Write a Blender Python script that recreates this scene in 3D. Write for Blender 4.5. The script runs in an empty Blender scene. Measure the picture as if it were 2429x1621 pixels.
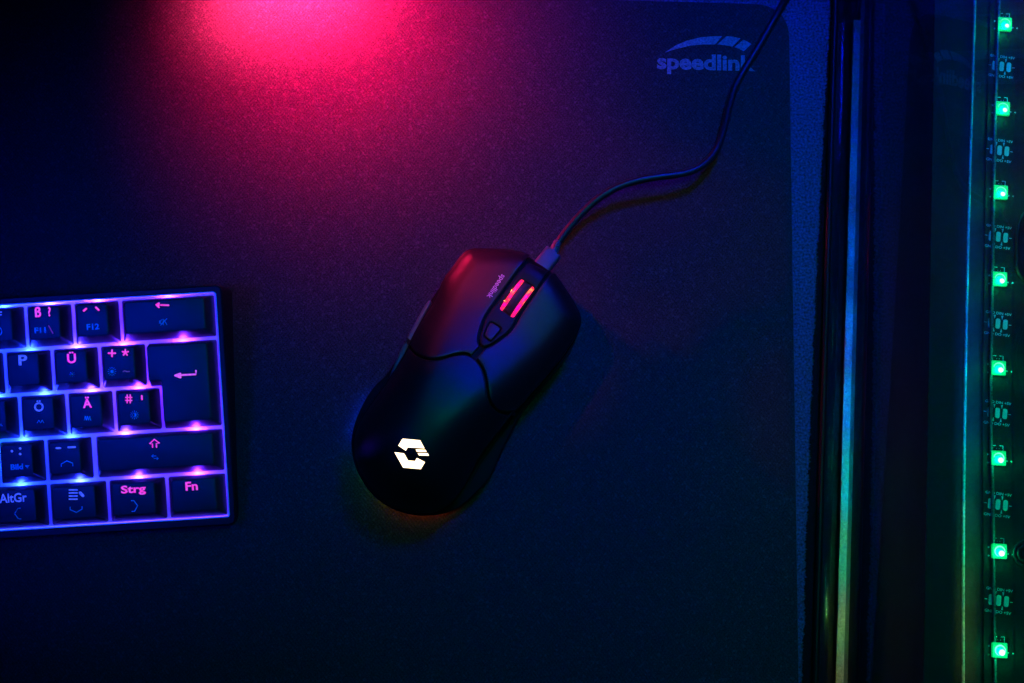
import bpy, math, random
import numpy as np
from mathutils import Vector, Matrix, Euler
from mathutils.geometry import delaunay_2d_cdt

random.seed(4)
SC = bpy.context.scene
COL = SC.collection
MM = 0.001
R_ = math.radians

# ------------------------------------------------------------------ camera
CAM_D, CAM_T, PXMM = 600.0, R_(10.0), 5.65        # distance mm, forward tilt, photo pixels per mm on the desk
FPX = PXMM * CAM_D
cam_data = bpy.data.cameras.new('camera')
cam_data.sensor_width = 36.0
cam_data.lens = 36.0 * FPX / 2429.0
cam_data.clip_start = 0.02
cam_data.clip_end = 20.0
cam = bpy.data.objects.new('camera', cam_data)
COL.objects.link(cam)
CPOS = np.array([0.0, -CAM_D * math.sin(CAM_T), CAM_D * math.cos(CAM_T)])
cam.location = [c * MM for c in CPOS]
cam.rotation_euler = (CAM_T, 0, 0)
SC.camera = cam

# ------------------------------------------------------------------ world and exposure
world = bpy.data.worlds.new('World')
SC.world = world
world.use_nodes = True
world.node_tree.nodes['Background'].inputs[0].default_value = (0.01, 0.16, 1.0, 1)
world.node_tree.nodes['Background'].inputs[1].default_value = 0.004
SC.view_settings.view_transform = 'Standard'
SC.view_settings.look = 'None'
SC.view_settings.exposure = 0.0
SC.view_settings.gamma = 1.0
SC.cycles.use_denoising = True
SC.cycles.use_light_tree = False        # the narrow line lights sample better this way
SC.cycles.max_bounces = 8
SC.cycles.transparent_max_bounces = 12
SC.cycles.sample_clamp_indirect = 4.0


def lamp(name, kind, loc, power, color, size=10.0, target=None, size_y=None, spot=None, blend=0.5):
    d = bpy.data.lights.new(name, kind)
    d.energy = power
    d.color = color
    if kind == 'AREA':
        d.shape = 'RECTANGLE' if size_y else 'SQUARE'
        d.size = size * MM
        if size_y:
            d.size_y = size_y * MM
    else:
        d.shadow_soft_size = size * MM
    if kind == 'SPOT':
        d.spot_size = R_(spot)
        d.spot_blend = blend
    o = bpy.data.objects.new(name, d)
    COL.objects.link(o)
    o.location = Vector(loc) * MM
    if target is not None:
        o.rotation_euler = (Vector(target) - Vector(loc)).to_track_quat('-Z', 'Y').to_euler()
    return o


# blue room light high up ahead, a weaker wash at the left, green-teal light overhead
lamp('blue_light', 'SPOT', (150, 265, 430), 16.5, (0.0, 0.012, 1.0), 50, (105, 105, 0), spot=66, blend=1.0)
lamp('blue_wash', 'SPOT', (-300, -90, 400), 8.0, (0.0, 0.02, 1.0), 60, (-180, -8, 0), spot=38, blend=1.0)
lamp('teal_light', 'SPOT', (70, 20, 540), 2.1, (0.0, 0.7, 0.30), 45, (40, -50, 0), spot=60, blend=1.0)
# pink desk lamp just above the top edge of the picture, and added fills that redden the mouse and cable
pl = lamp('pink_lamp', 'AREA', (-97, 158, 38), 0.42, (1.0, 0.028, 0.13), 62, (-96, 152, 3), 8)
pl.data.spread = R_(92)
lamp('pink_halo', 'SPOT', (-86, 160, 58.6), 6.6, (1.0, 0.002, 0.08), 9, (-79, 149, 3), spot=130, blend=1.0)
lamp('pink_rim_fill', 'SPOT', (-140, 162, 36), 2.6, (1.0, 0.012, 0.10), 5, (0, 46, 32), spot=27, blend=1.0)  # added spot for the red rim on the mouse
lamp('pink_rim_fill', 'SPOT', (-130, 166, 34), 1.6, (1.0, 0.012, 0.10), 5, (34, 82, 17), spot=17, blend=1.0)  # added spot for the red rim on the cable
lamp('red_fill', 'SPOT', (-160, 150, 260), 3.6, (1.0, 0.03, 0.16), 12, (-22, 22, 36), spot=13, blend=1.0)  # added spot for the red sheen on the left button


# ------------------------------------------------------------------ helpers
def tag(o, label=None, cat=None, group=None, kind=None):
    for k, v in (('label', label), ('category', cat), ('group', group), ('kind', kind)):
        if v:
            o[k] = v
    return o


def unproj(px, py, z=0.0):
    """point of the photograph (2429 x 1621) -> world xy at height z (mm)"""
    r = (px - 1214.5) / FPX
    u = -(py - 810.5) / FPX
    d = np.array([r, math.sin(CAM_T) + u * math.cos(CAM_T), -math.cos(CAM_T) + u * math.sin(CAM_T)])
    k = (z - CPOS[2]) / d[2]
    p = CPOS + d * k
    return np.array([p[0], p[1]])


def ray(px, py):
    r = (px - 1214.5) / FPX
    u = -(py - 810.5) / FPX
    return CPOS, np.array([r, math.sin(CAM_T) + u * math.cos(CAM_T), -math.cos(CAM_T) + u * math.sin(CAM_T)])


def empty(name, loc=(0, 0, 0), rot=None):
    o = bpy.data.objects.new(name, None)
    COL.objects.link(o)
    o.empty_display_size = 0.01
    m = Matrix.Translation(Vector(loc) * MM)
    if rot is not None:
        m = m @ rot
    o.matrix_world = m
    return o


def mesh(name, verts, faces, mat, parent=None, smooth=True, off=(0, 0, 0), sharp=40):
    """verts in mm; off is subtracted (the parent's base) so parts sit in their parent's frame"""
    me = bpy.data.meshes.new(name)
    ox, oy, oz = off
    me.from_pydata([((v[0] - ox) * MM, (v[1] - oy) * MM, (v[2] - oz) * MM) for v in verts], [], faces)
    me.validate()
    if smooth:
        me.polygons.foreach_set('use_smooth', [True] * len(me.polygons))
        if sharp:
            me.set_sharp_from_angle(angle=R_(sharp))
    me.materials.append(mat)
    o = bpy.data.objects.new(name, me)
    COL.objects.link(o)
    if parent is not None:
        o.parent = parent
    return o


class MB:
    def __init__(s):
        s.v, s.f = [], []

    def add(s, v, f):
        n = len(s.v)
        s.v += [tuple(p) for p in v]
        s.f += [tuple(i + n for i in q) for q in f]

    def box(s, x0, x1, y0, y1, z0, z1):
        s.add([(x0, y0, z0), (x1, y0, z0), (x1, y1, z0), (x0, y1, z0), (x0, y0, z1), (x1, y0, z1), (x1, y1, z1), (x0, y1, z1)],
              [(0, 3, 2, 1), (4, 5, 6, 7), (0, 1, 5, 4), (1, 2, 6, 5), (2, 3, 7, 6), (3, 0, 4, 7)])

    def rings(s, rings, cap0=True, cap1=True):
        n = len(rings[0])
        v = [p for r in rings for p in r]
        f = []
        for k in range(len(rings) - 1):
            for i in range(n):
                j = (i + 1) % n
                f.append((k * n + i, k * n + j, (k + 1) * n + j, (k + 1) * n + i))
        if cap0:
            f.append(tuple(reversed(range(n))))
        if cap1:
            f.append(tuple(range((len(rings) - 1) * n, len(rings) * n)))
        s.add(v, f)

    def tube(s, pts, r, n=10, flat=1.0, up=None):
        pts = [Vector(p) for p in pts]
        rs = r if isinstance(r, (list, tuple)) else [r] * len(pts)
        rings = []
        nrm = Vector((0, 0, 1))
        for i, p in enumerate(pts):
            t = (pts[min(i + 1, len(pts) - 1)] - pts[max(i - 1, 0)])
            if t.length < 1e-9:
                t = Vector((1, 0, 0))
            t.normalize()
            a = nrm.cross(t)
            if a.length < 1e-3:
                a = Vector((1, 0, 0)).cross(t)
            a.normalize()
            b = t.cross(a)
            rings.append([p + a * (rs[i] * math.cos(2 * math.pi * k / n)) + b * (rs[i] * flat * math.sin(2 * math.pi * k / n)) for k in range(n)])
        s.rings(rings)


def rounded(poly, rad, n=4):
    """rounded polygon, same number of points for every radius (counter-clockwise)"""
    out = []
    m = len(poly)
    rads = rad if isinstance(rad, (list, tuple)) else [rad] * m
    for i in range(m):
        p0, p, p1 = (np.array(poly[i - 1], float), np.array(poly[i], float), np.array(poly[(i + 1) % m], float))
        a = p0 - p
        b = p1 - p
        la, lb = np.linalg.norm(a), np.linalg.norm(b)
        a /= la
        b /= lb
        ang = math.acos(max(-1, min(1, a.dot(b)))) / 2
        t = min(rads[i] / math.tan(ang), la * 0.48, lb * 0.48)
        s, e = p + a * t, p + b * t
        for k in range(n + 1):
            q = k / n
            w0, w1, w2 = (1 - q) ** 2, 2 * q * (1 - q), q * q
            out.append(s * w0 + p * w1 + e * w2)
    return out


def rect(x0, x1, y0, y1):
    return [(x0, y0), (x1, y0), (x1, y1), (x0, y1)]


def resample(pts, step, closed=True):
    """Catmull-Rom then even spacing"""
    P = [np.array(p, float) for p in pts]
    n = len(P)
    dense = []
    rng = n if closed else n - 1
    for i in range(rng):
        if closed:
            a, b, c, d = P[i - 1], P[i], P[(i + 1) % n], P[(i + 2) % n]
        else:
            a, b, c, d = P[max(i - 1, 0)], P[i], P[i + 1], P[min(i + 2, n - 1)]
        for k in range(16):
            t = k / 16
            dense.append(0.5 * ((2 * b) + (c - a) * t + (2 * a - 5 * b + 4 * c - d) * t * t + (-a + 3 * b - 3 * c + d) * t ** 3))
    dense.append(P[0] if closed else P[-1])
    D = np.array(dense)
    L = np.concatenate([[0], np.cumsum(np.linalg.norm(np.diff(D, axis=0), axis=1))])
    m = max(3, int(round(L[-1] / step)))
    s = np.linspace(0, L[-1], m + 1)
    out = np.stack([np.interp(s, L, D[:, k]) for k in range(D.shape[1])], 1)
    return out[:-1] if closed else out


def area2(poly):
    P = np.asarray(poly)
    Q = np.roll(P, -1, axis=0)
    return float((P[:, 0] * Q[:, 1] - Q[:, 0] * P[:, 1]).sum())


def ccw(poly):
    P = np.asarray(poly, float)
    return P if area2(P) > 0 else P[::-1].copy()


def inset(poly, d):
    P = np.asarray(poly, float)
    a = P - np.roll(P, 1, axis=0)
    b = np.roll(P, -1, axis=0) - P
    a /= np.linalg.norm(a, axis=1)[:, None] + 1e-12
    b /= np.linalg.norm(b, axis=1)[:, None] + 1e-12
    n = np.stack([-(a[:, 1] + b[:, 1]), a[:, 0] + b[:, 0]], 1)
    ln = np.linalg.norm(n, axis=1)
    n /= ln[:, None] + 1e-12
    c = np.clip(ln / 2, 0.6, 1)
    return P + n * (d / c)[:, None]


def inside(pts, poly):
    pts = np.asarray(pts)
    P = np.asarray(poly)
    x, y = pts[:, 0], pts[:, 1]
    r = np.zeros(len(pts), bool)
    j = len(P) - 1
    for i in range(len(P)):
        xi, yi = P[i]
        xj, yj = P[j]
        if yi != yj:
            c = ((yi > y) != (yj > y)) & (x < (xj - xi) * (y - yi) / (yj - yi) + xi)
            r ^= c
        j = i
    return r


def dist_poly(pts, poly):
    pts = np.asarray(pts, float)
    P = np.asarray(poly)
    Q = np.roll(P, -1, axis=0)
    best = np.full(len(pts), 1e9)
    for a, b in zip(P, Q):
        ab = b - a
        t = np.clip(((pts - a) @ ab) / (ab @ ab + 1e-12), 0, 1)
        d = np.linalg.norm(pts - (a + t[:, None] * ab), axis=1)
        best = np.minimum(best, d)
    return best


def patch(poly, zf, extra=None, gap=0.0, rnd=0.5, depth=2.5, holes=(), grid=2.0, skirt=None):
    """a moulded shell: poly (plan, mm) covered by the surface zf, its edges rounded over and turned down"""
    m = MB()
    P = ccw(poly)
    Pin = inset(P, gap + rnd)
    hs = [ccw(h) for h in holes]
    hin = [inset(h, -rnd) for h in hs]
    loops = [Pin] + hin
    mn, mx = Pin.min(0), Pin.max(0)
    gx, gy = np.meshgrid(np.arange(mn[0], mx[0], grid), np.arange(mn[1], mx[1], grid * 0.87))
    gx = gx + (np.arange(gx.shape[0])[:, None] % 2) * grid / 2
    cand = np.stack([gx.ravel(), gy.ravel()], 1)
    if extra is not None:
        cand = extra(cand)
    keep = inside(cand, Pin) & (dist_poly(cand, Pin) > 0.35)
    for h in hin:
        keep &= ~inside(cand, h) & (dist_poly(cand, h) > 0.35)
    cand = cand[keep]
    pts = [Vector(p) for l in loops for p in l] + [Vector(p) for p in cand]
    edges = []
    s = 0
    for l in loops:
        edges += [(s + i, s + (i + 1) % len(l)) for i in range(len(l))]
        s += len(l)
    vo, eo, fo, ov, oe, of = delaunay_2d_cdt(pts, edges, [], 0, 1e-5)
    V = np.array([(v.x, v.y) for v in vo])
    cen = np.array([V[list(f)].mean(0) for f in fo])
    ok = inside(cen, Pin)
    for h in hin:
        ok &= ~inside(cen, h)
    Z = zf(V)
    # index of every loop vertex in the output
    back = {}
    for i, src in enumerate(ov):
        for q in src:
            back[q] = i
    base = [(V[i, 0], V[i, 1], Z[i]) for i in range(len(V))]
    m.add(base, [tuple(f) if area2(V[list(f)]) > 0 else tuple(reversed(f)) for f, o in zip(fo, ok) if o])
    s = 0
    for li, l in enumerate(loops):
        n = len(l)
        src = P if li == 0 else hs[li - 1]
        sg = 1 if li == 0 else -1
        zi = zf(l)
        rings = []
        for ang in (30, 60, 90):
            c, q = math.sin(R_(ang)), 1 - math.cos(R_(ang))
            pl = inset(src, sg * 0.0 + (gap if li == 0 else 0) + sg * rnd * (1 - c))
            rings.append([(p[0], p[1], z - rnd * q) for p, z in zip(pl, zi)])
        pl = inset(src, gap if li == 0 else 0)
        if skirt and li == 0:
            for ins, zabs in skirt:
                q = inset(src, gap + ins)
                rings.append([(p[0], p[1], zabs) for p in q])
        else:
            rings.append([(p[0], p[1], z - depth) for p, z in zip(pl, zi)])
        off = len(m.v)
        for r in rings:
            m.v += r
        for i in range(n):
            j = (i + 1) % n
            a, b = back[s + i], back[s + j]
            q = (a, off + i, off + j, b)
            m.f.append(q if li == 0 else tuple(reversed(q)))
            for k in range(len(rings) - 1):
                q = (off + k * n + i, off + (k + 1) * n + i, off + (k + 1) * n + j, off + k * n + j)
                m.f.append(q if li == 0 else tuple(reversed(q)))
        s += n
    # drop unused vertices
    used = sorted({i for f in m.f for i in f})
    mp = {o: i for i, o in enumerate(used)}
    m.v = [m.v[i] for i in used]
    m.f = [tuple(mp[i] for i in f) for f in m.f]
    return m


def glyphs(text, bold=0.0, res=3):
    """flat text mesh, normalised: x from 0 to 1 over the text's width, y in em with the baseline at 0"""
    c = bpy.data.curves.new('lettering', 'FONT')
    c.body = text
    c.size = 1
    c.resolution_u = res
    c.offset = bold
    o = bpy.data.objects.new('lettering', c)
    COL.objects.link(o)
    bpy.context.view_layer.update()
    me = bpy.data.meshes.new_from_object(o.evaluated_get(bpy.context.evaluated_depsgraph_get()))
    v = [(p.co.x, p.co.y) for p in me.vertices]
    f = [tuple(p.vertices) for p in me.polygons]
    bpy.data.objects.remove(o)
    bpy.data.curves.remove(c)
    bpy.data.meshes.remove(me)
    x0, x1 = min(p[0] for p in v), max(p[0] for p in v)
    return [((p[0] - x0) / (x1 - x0), p[1]) for p in v], f


# ------------------------------------------------------------------ materials
def pbr(name, color, rough=0.5, metal=0.0, spec=0.5, grain=0.0, grain_scale=1500.0, bump=0.0, bump_scale=2500.0,
        bump_dist=0.0002, sheen=0.0, coat=0.0, rough_var=0.0, smudge=0.0):
    m = bpy.data.materials.new(name)
    m.use_nodes = True
    nt = m.node_tree
    b = nt.nodes['Principled BSDF']
    b.inputs['Base Color'].default_value = (*color, 1)
    b.inputs['Roughness'].default_value = rough
    b.inputs['Metallic'].default_value = metal
    b.inputs['Specular IOR Level'].default_value = spec
    b.inputs['Sheen Weight'].default_value = sheen
    b.inputs['Coat Weight'].default_value = coat
    tc = nt.nodes.new('ShaderNodeTexCoord')
    if grain:
        n = nt.nodes.new('ShaderNodeTexNoise')
        n.inputs['Scale'].default_value = grain_scale
        n.inputs['Detail'].default_value = 3
        nt.links.new(tc.outputs['Object'], n.inputs['Vector'])
        r = nt.nodes.new('ShaderNodeValToRGB')
        r.color_ramp.elements[0].position = 0.3
        r.color_ramp.elements[1].position = 0.72
        r.color_ramp.elements[0].color = (*[c * (1 - grain) for c in color], 1)
        r.color_ramp.elements[1].color = (*[c * (1 + grain) for c in color], 1)
        nt.links.new(n.outputs['Fac'], r.inputs[0])
        nt.links.new(r.outputs[0], b.inputs['Base Color'])
    if rough_var or smudge:
        n = nt.nodes.new('ShaderNodeTexNoise')
        n.inputs['Scale'].default_value = 60 if smudge else 900
        n.inputs['Detail'].default_value = 5
        nt.links.new(tc.outputs['Object'], n.inputs['Vector'])
        mr = nt.nodes.new('ShaderNodeMapRange')
        v = rough_var or smudge
        mr.inputs[1].default_value = 0.3
        mr.inputs[2].default_value = 0.7
        mr.inputs[3].default_value = max(0.02, rough - v)
        mr.inputs[4].default_value = min(1, rough + v)
        nt.links.new(n.outputs['Fac'], mr.inputs[0])
        nt.links.new(mr.outputs[0], b.inputs['Roughness'])
    if bump:
        n = nt.nodes.new('ShaderNodeTexNoise')
        n.inputs['Scale'].default_value = bump_scale
        n.inputs['Detail'].default_value = 2
        nt.links.new(tc.outputs['Object'], n.inputs['Vector'])
        bp = nt.nodes.new('ShaderNodeBump')
        bp.inputs['Strength'].default_value = bump
        bp.inputs['Distance'].default_value = bump_dist
        nt.links.new(n.outputs['Fac'], bp.inputs['Height'])
        nt.links.new(bp.outputs[0], b.inputs['Normal'])
    return m


def glow(name, color, strength, base=(0.03, 0.03, 0.03), vary=None, scale=400):
    m = pbr(name, base, 0.4)
    b = m.node_tree.nodes['Principled BSDF']
    b.inputs['Emission Color'].default_value = (*color, 1)
    b.inputs['Emission Strength'].default_value = strength
    if vary:
        nt = m.node_tree
        tc = nt.nodes.new('ShaderNodeTexCoord')
        n = nt.nodes.new('ShaderNodeTexNoise')
        n.inputs['Scale'].default_value = scale
        n.inputs['Detail'].default_value = 3
        r = nt.nodes.new('ShaderNodeValToRGB')
        e = r.color_ramp.elements
        e[0].position = 0.36
        e[1].position = 0.64
        e[0].color = (*color, 1)
        e[1].color = (*vary, 1)
        nt.links.new(tc.outputs['Object'], n.inputs['Vector'])
        nt.links.new(n.outputs['Fac'], r.inputs[0])
        nt.links.new(r.outputs[0], b.inputs['Emission Color'])
    return m


def cloth_material():
    m = bpy.data.materials.new('woven_pad_cloth')
    m.use_nodes = True
    nt = m.node_tree
    N, L = nt.nodes, nt.links
    b = N['Principled BSDF']
    b.inputs['Roughness'].default_value = 0.85
    b.inputs['Specular IOR Level'].default_value = 0.25
    b.inputs['Sheen Weight'].default_value = 0.08
    tc = N.new('ShaderNodeTexCoord')
    sep = N.new('ShaderNodeSeparateXYZ')
    L.new(tc.outputs['Object'], sep.inputs[0])

    def math_(op, a, b_=None):
        n = N.new('ShaderNodeMath')
        n.operation = op
        for i, q in enumerate((a, b_)):
            if q is None:
                continue
            if isinstance(q, (int, float)):
                n.inputs[i].default_value = q
            else:
                L.new(q, n.inputs[i])
        return n.outputs[0]
    wobble = N.new('ShaderNodeTexNoise')
    wobble.inputs['Scale'].default_value = 160
    L.new(tc.outputs['Object'], wobble.inputs['Vector'])
    k = 2 * math.pi / 0.00155
    wb = math_('MULTIPLY', wobble.outputs['Fac'], 3.0)
    sx = math_('SINE', math_('ADD', math_('MULTIPLY', sep.outputs[0], k), wb))
    sy = math_('SINE', math_('ADD', math_('MULTIPLY', sep.outputs[1], k * 0.8), wb))
    weave = math_('MULTIPLY', sx, sy)
    fine = N.new('ShaderNodeTexNoise')
    fine.inputs['Scale'].default_value = 2100
    fine.inputs['Detail'].default_value = 3
    fine.inputs['Roughness'].default_value = 0.7
    L.new(tc.outputs['Object'], fine.inputs['Vector'])
    fleck = N.new('ShaderNodeTexVoronoi')
    fleck.inputs['Scale'].default_value = 1100
    L.new(tc.outputs['Object'], fleck.inputs['Vector'])
    fl = N.new('ShaderNodeMapRange')               # a few bright fibres
    fl.inputs[1].default_value = 0.86
    fl.inputs[2].default_value = 1.0
    fl.inputs[3].default_value = 0.0
    fl.inputs[4].default_value = 0.9
    fsep = N.new('ShaderNodeSeparateColor')
    L.new(fleck.outputs['Color'], fsep.inputs[0])
    L.new(fsep.outputs[0], fl.inputs[0])
    nz = N.new('ShaderNodeMapRange')
    nz.inputs[1].default_value = 0.3
    nz.inputs[2].default_value = 0.7
    nz.inputs[3].default_value = 0.05
    nz.inputs[4].default_value = 1.95
    nz.clamp = False
    L.new(fine.outputs['Fac'], nz.inputs[0])
    fac = math_('ADD', math_('ADD', nz.outputs[0], math_('MULTIPLY', weave, 0.22)), fl.outputs[0])
    fac = math_('MAXIMUM', fac, 0.05)
    vm = N.new('ShaderNodeVectorMath')
    vm.operation = 'SCALE'
    vm.inputs[0].default_value = (0.021, 0.021, 0.023)
    L.new(fac, vm.inputs['Scale'])
    L.new(vm.outputs[0], b.inputs['Base Color'])
    bp = N.new('ShaderNodeBump')
    bp.inputs['Strength'].default_value = 0.5
    bp.inputs['Distance'].default_value = 0.00025
    hsum = math_('ADD', math_('MULTIPLY', weave, 0.4), fine.outputs['Fac'])
    L.new(hsum, bp.inputs['Height'])
    L.new(bp.outputs[0], b.inputs['Normal'])
    return m


def desk_material():
    m = pbr('speckled_desk', (0.06, 0.05, 0.125), 0.6, grain=0.92, grain_scale=1000, bump=1.0, bump_scale=900, bump_dist=0.0008)
    return m


def glass_material():
    m = bpy.data.materials.new('smoked_glass')
    m.use_nodes = True
    nt = m.node_tree
    nt.nodes.remove(nt.nodes['Principled BSDF'])
    out = nt.nodes['Material Output']
    t = nt.nodes.new('ShaderNodeBsdfTransparent')
    t.inputs[0].default_value = (0.86, 0.9, 0.9, 1)
    g = nt.nodes.new('ShaderNodeBsdfGlossy')
    g.inputs['Roughness'].default_value = 0.02
    g.inputs['Color'].default_value = (0.5, 0.52, 0.55, 1)
    fr = nt.nodes.new('ShaderNodeFresnel')
    geo = nt.nodes.new('ShaderNodeNewGeometry')      # the node inverts the index on back faces: hand it 1/1.5 there
    ior = nt.nodes.new('ShaderNodeMapRange')
    ior.inputs[3].default_value = 1.5
    ior.inputs[4].default_value = 1 / 1.5
    nt.links.new(geo.outputs['Backfacing'], ior.inputs[0])
    nt.links.new(ior.outputs[0], fr.inputs['IOR'])
    mx = nt.nodes.new('ShaderNodeMixShader')
    nt.links.new(fr.outputs[0], mx.inputs[0])
    nt.links.new(t.outputs[0], mx.inputs[1])
    nt.links.new(g.outputs[0], mx.inputs[2])
    nt.links.new(mx.outputs[0], out.inputs[0])
    return m


CLOTH = cloth_material()
DESK = desk_material()
GLASS = glass_material()
SOFT = pbr('soft_touch_black', (0.005, 0.005, 0.005), 0.45, spec=0.36, bump=0.25, bump_scale=3500, bump_dist=0.00006, rough_var=0.05)
SATIN = pbr('satin_black_plastic', (0.006, 0.006, 0.007), 0.42, spec=0.14, rough_var=0.04)
DARK = pbr('matte_black_plastic', (0.004, 0.004, 0.004), 0.6, spec=0.12, bump=0.2, bump_scale=2500, bump_dist=0.00008)
PLUGM = pbr('grained_black_plastic', (0.05, 0.05, 0.05), 0.5, bump=0.7, bump_scale=2200, bump_dist=0.0001)
RUBBER = pbr('black_rubber', (0.02, 0.02, 0.02), 0.7)
CABLEM = pbr('cable_sheath', (0.01, 0.01, 0.01), 0.42, spec=0.4, bump=0.1, bump_scale=1800, bump_dist=0.00005)
CAPM = pbr('keycap_plastic', (0.016, 0.016, 0.018), 0.5, bump=0.3, bump_scale=3000, bump_dist=0.00005)
PLATE = pbr('white_key_plate', (0.75, 0.75, 0.78), 0.35, smudge=0.08)
KCASE = pbr('keyboard_case_plastic', (0.006, 0.006, 0.007), 0.45, spec=0.22, rough_var=0.06)
PRINT = pbr('grey_print', (0.85, 0.85, 0.87), 0.6)
PRINTM = pbr('mouse_print', (0.42, 0.42, 0.45), 0.5)
PADPRINT = pbr('pad_print', (0.18, 0.2, 0.23), 0.8, grain=0.45, grain_scale=1500)
RAIL = pbr('brushed_rail', (0.5, 0.5, 0.5), 0.6, grain=0.25, grain_scale=900, bump=0.8, bump_scale=700, bump_dist=0.0004)
BASEM = pbr('base_rail_plastic', (0.02, 0.02, 0.024), 0.6, spec=0.1, grain=0.3)
SHADEM = pbr('shade_black', (0.008, 0.008, 0.008), 0.9, spec=0.1, bump=1.0, bump_scale=900, bump_dist=0.0006)  # black that stands for shade beside the case
RAILSIDE = pbr('rail_side', (0.16, 0.19, 0.19), 0.6, spec=0.2, bump=0.3, bump_scale=700, bump_dist=0.0002)
STEEL = pbr('black_painted_steel', (0.006, 0.007, 0.007), 0.6, spec=0.15, grain=0.4, grain_scale=300, bump=0.3, bump_scale=1200, bump_dist=0.0001)
BEADM = pbr('streak_gloss', (0.07, 0.07, 0.07), 0.32, spec=0.6, rough_var=0.15, grain=0.6, grain_scale=180)
LIPM = pbr('lip_gloss', (0.2, 0.2, 0.2), 0.3, spec=0.6, rough_var=0.12, grain=0.4, grain_scale=250)
TAPE = pbr('flex_board_black', (0.005, 0.006, 0.006), 0.5, spec=0.15)
COPPER = pbr('tinned_copper', (0.6, 0.58, 0.5), 0.4, metal=0.1, spec=0.4)
SILK = pbr('white_silkscreen', (0.5, 0.55, 0.55), 0.6)

# ------------------------------------------------------------------ desk and mouse pad
ZP = 3.0                                            # thickness of the pad
m = MB()
m.add([(-900, -700, 0), (900, -700, 0), (900, 900, 0), (-900, 900, 0)], [(0, 1, 2, 3)])
tag(mesh('desk', m.v, m.f, DESK), kind='structure')

e0, e1 = unproj(1873, 100, ZP), unproj(1895, 1600, ZP)
t0, t1 = unproj(1487, 0, ZP), unproj(1800, 9, ZP)


def cross_pt(a, b, c, d):
    M = np.array([b - a, c - d]).T
    s = np.linalg.solve(M, c - a)
    return a + (b - a) * s[0]


corner = cross_pt(e0, e1, t0, t1)
ed = (e1 - e0) / np.linalg.norm(e1 - e0)
td = (t0 - t1) / np.linalg.norm(t0 - t1)
brc = corner + ed * 520
tlc = corner + td * 820
blc = tlc + ed * 520
pad_poly = rounded([blc, brc, corner, tlc], 16, 8)
pad_poly = [p for p in ccw(pad_poly)]
m = MB()
r0 = [(p[0], p[1], 0.15) for p in pad_poly]
r1 = [(p[0], p[1], ZP - 0.5) for p in pad_poly]
r2 = [(p[0], p[1], ZP - 0.12) for p in inset(pad_poly, 0.15)]
r3 = [(p[0], p[1], ZP) for p in inset(pad_poly, 0.6)]
m.rings([r0, r1, r2, r3])
pad = empty('mouse_pad', (0, 0, 0))
tag(pad, 'large black cloth mouse pad with rounded corner lying under the keyboard and mouse', 'mouse pad')
mesh('pad_cloth', m.v, m.f, CLOTH, pad)


def zflat(z):
    return lambda P: np.full(len(P), z)


def text_on(gv, gf, a, b, up_h, zf, lift, mirror=False):
    """lay normalised glyphs from plan point a to plan point b; up_h = mm per em"""
    a, b = np.array(a), np.array(b)
    d = b - a
    n = np.array([-d[1], d[0]]) / np.linalg.norm(d)
    P = np.array([a + d * x + n * (y * up_h) for x, y in gv])
    Z = zf(P) + lift
    return [(p[0], p[1], z) for p, z in zip(P, Z)], gf


# the pad's printed logo: word and three-piece arc
gv, gf = glyphs('speedlink', bold=0.035)
k = (1250, 0, 2.529)


def L3(x, y, z=ZP):
    return unproj(k[0] + x / k[2], k[1] + y / k[2], z)


a, b = L3(780, 411), L3(1368, 424)
v, f = text_on(gv, gf, a, b, 54.0 / PXMM * 1.0, zflat(ZP), 0.08)
m = MB()
m.add(v, f)
arc = [
    [(826, 317), (890, 275), (960, 245), (1040, 226), (1110, 219), (1172, 218), (1128, 268), (1060, 268), (980, 275), (900, 294)],
    [(1196, 219), (1240, 222), (1282, 232), (1232, 281), (1190, 273), (1142, 268)],
    [(1298, 240), (1325, 252), (1346, 266), (1300, 309), (1275, 296), (1245, 284)]]
for pl in arc:
    q = [(*L3(*p), ZP + 0.08) for p in pl]
    Q = ccw([p[:2] for p in q])
    m.add([(p[0], p[1], ZP + 0.08) for p in Q], [tuple(range(len(Q)))])
q = [L3(1322, 430), L3(1345, 430), L3(1338, 415)]
tag(mesh('printed_logo', m.v, m.f, PADPRINT, pad, smooth=False), 'pale printed word with a segmented arc above it')

# ------------------------------------------------------------------ computer mouse
UF = np.array([0.575, 0.818])
UF /= np.linalg.norm(UF)
VR = np.array([UF[1], -UF[0]])
MC = unproj(1112, 905, 15)


def uv(P):
    q = np.asarray(P) - MC
    return q @ UF, q @ VR


S_px = [(1110, 594), (1125, 591.5), (1142, 591), (1170, 592.5), (1198, 595), (1225, 600), (1251, 607), (1280, 624), (1309, 645),
        (1338, 682.5), (1361, 718), (1376, 746), (1380.5, 764), (1378, 780), (1370, 797), (1358, 816), (1330, 856), (1287, 908), (1244, 957),
        (1226, 977), (1198, 1013), (1165, 1055), (1135, 1100), (1111, 1146), (1080, 1190), (1045, 1215), (1009, 1222), (974, 1219.5), (938, 1209),
        (907, 1192), (880, 1168), (858, 1136), (844, 1105), (837, 1069), (841, 1030), (860, 990), (889, 948), (916, 911), (944, 868), (965, 831),
        (982, 793), (1003, 756), (1023, 725), (1036, 697), (1050, 665), (1070, 638), (1094, 606)]


def u_px(px, py):
    return float(uv(unproj(px, py, 12)[None])[0][0])


def rim_of_u(u):
    return np.interp(u, [-62, -45, -25, 0, 25, 45, 62], [7, 9, 13, 16, 16.5, 15.5, 14]) + ZP - 1


S = ccw(resample([unproj(x, y, float(rim_of_u(u_px(x, y)))) for x, y in S_px], 1.1))


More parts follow.
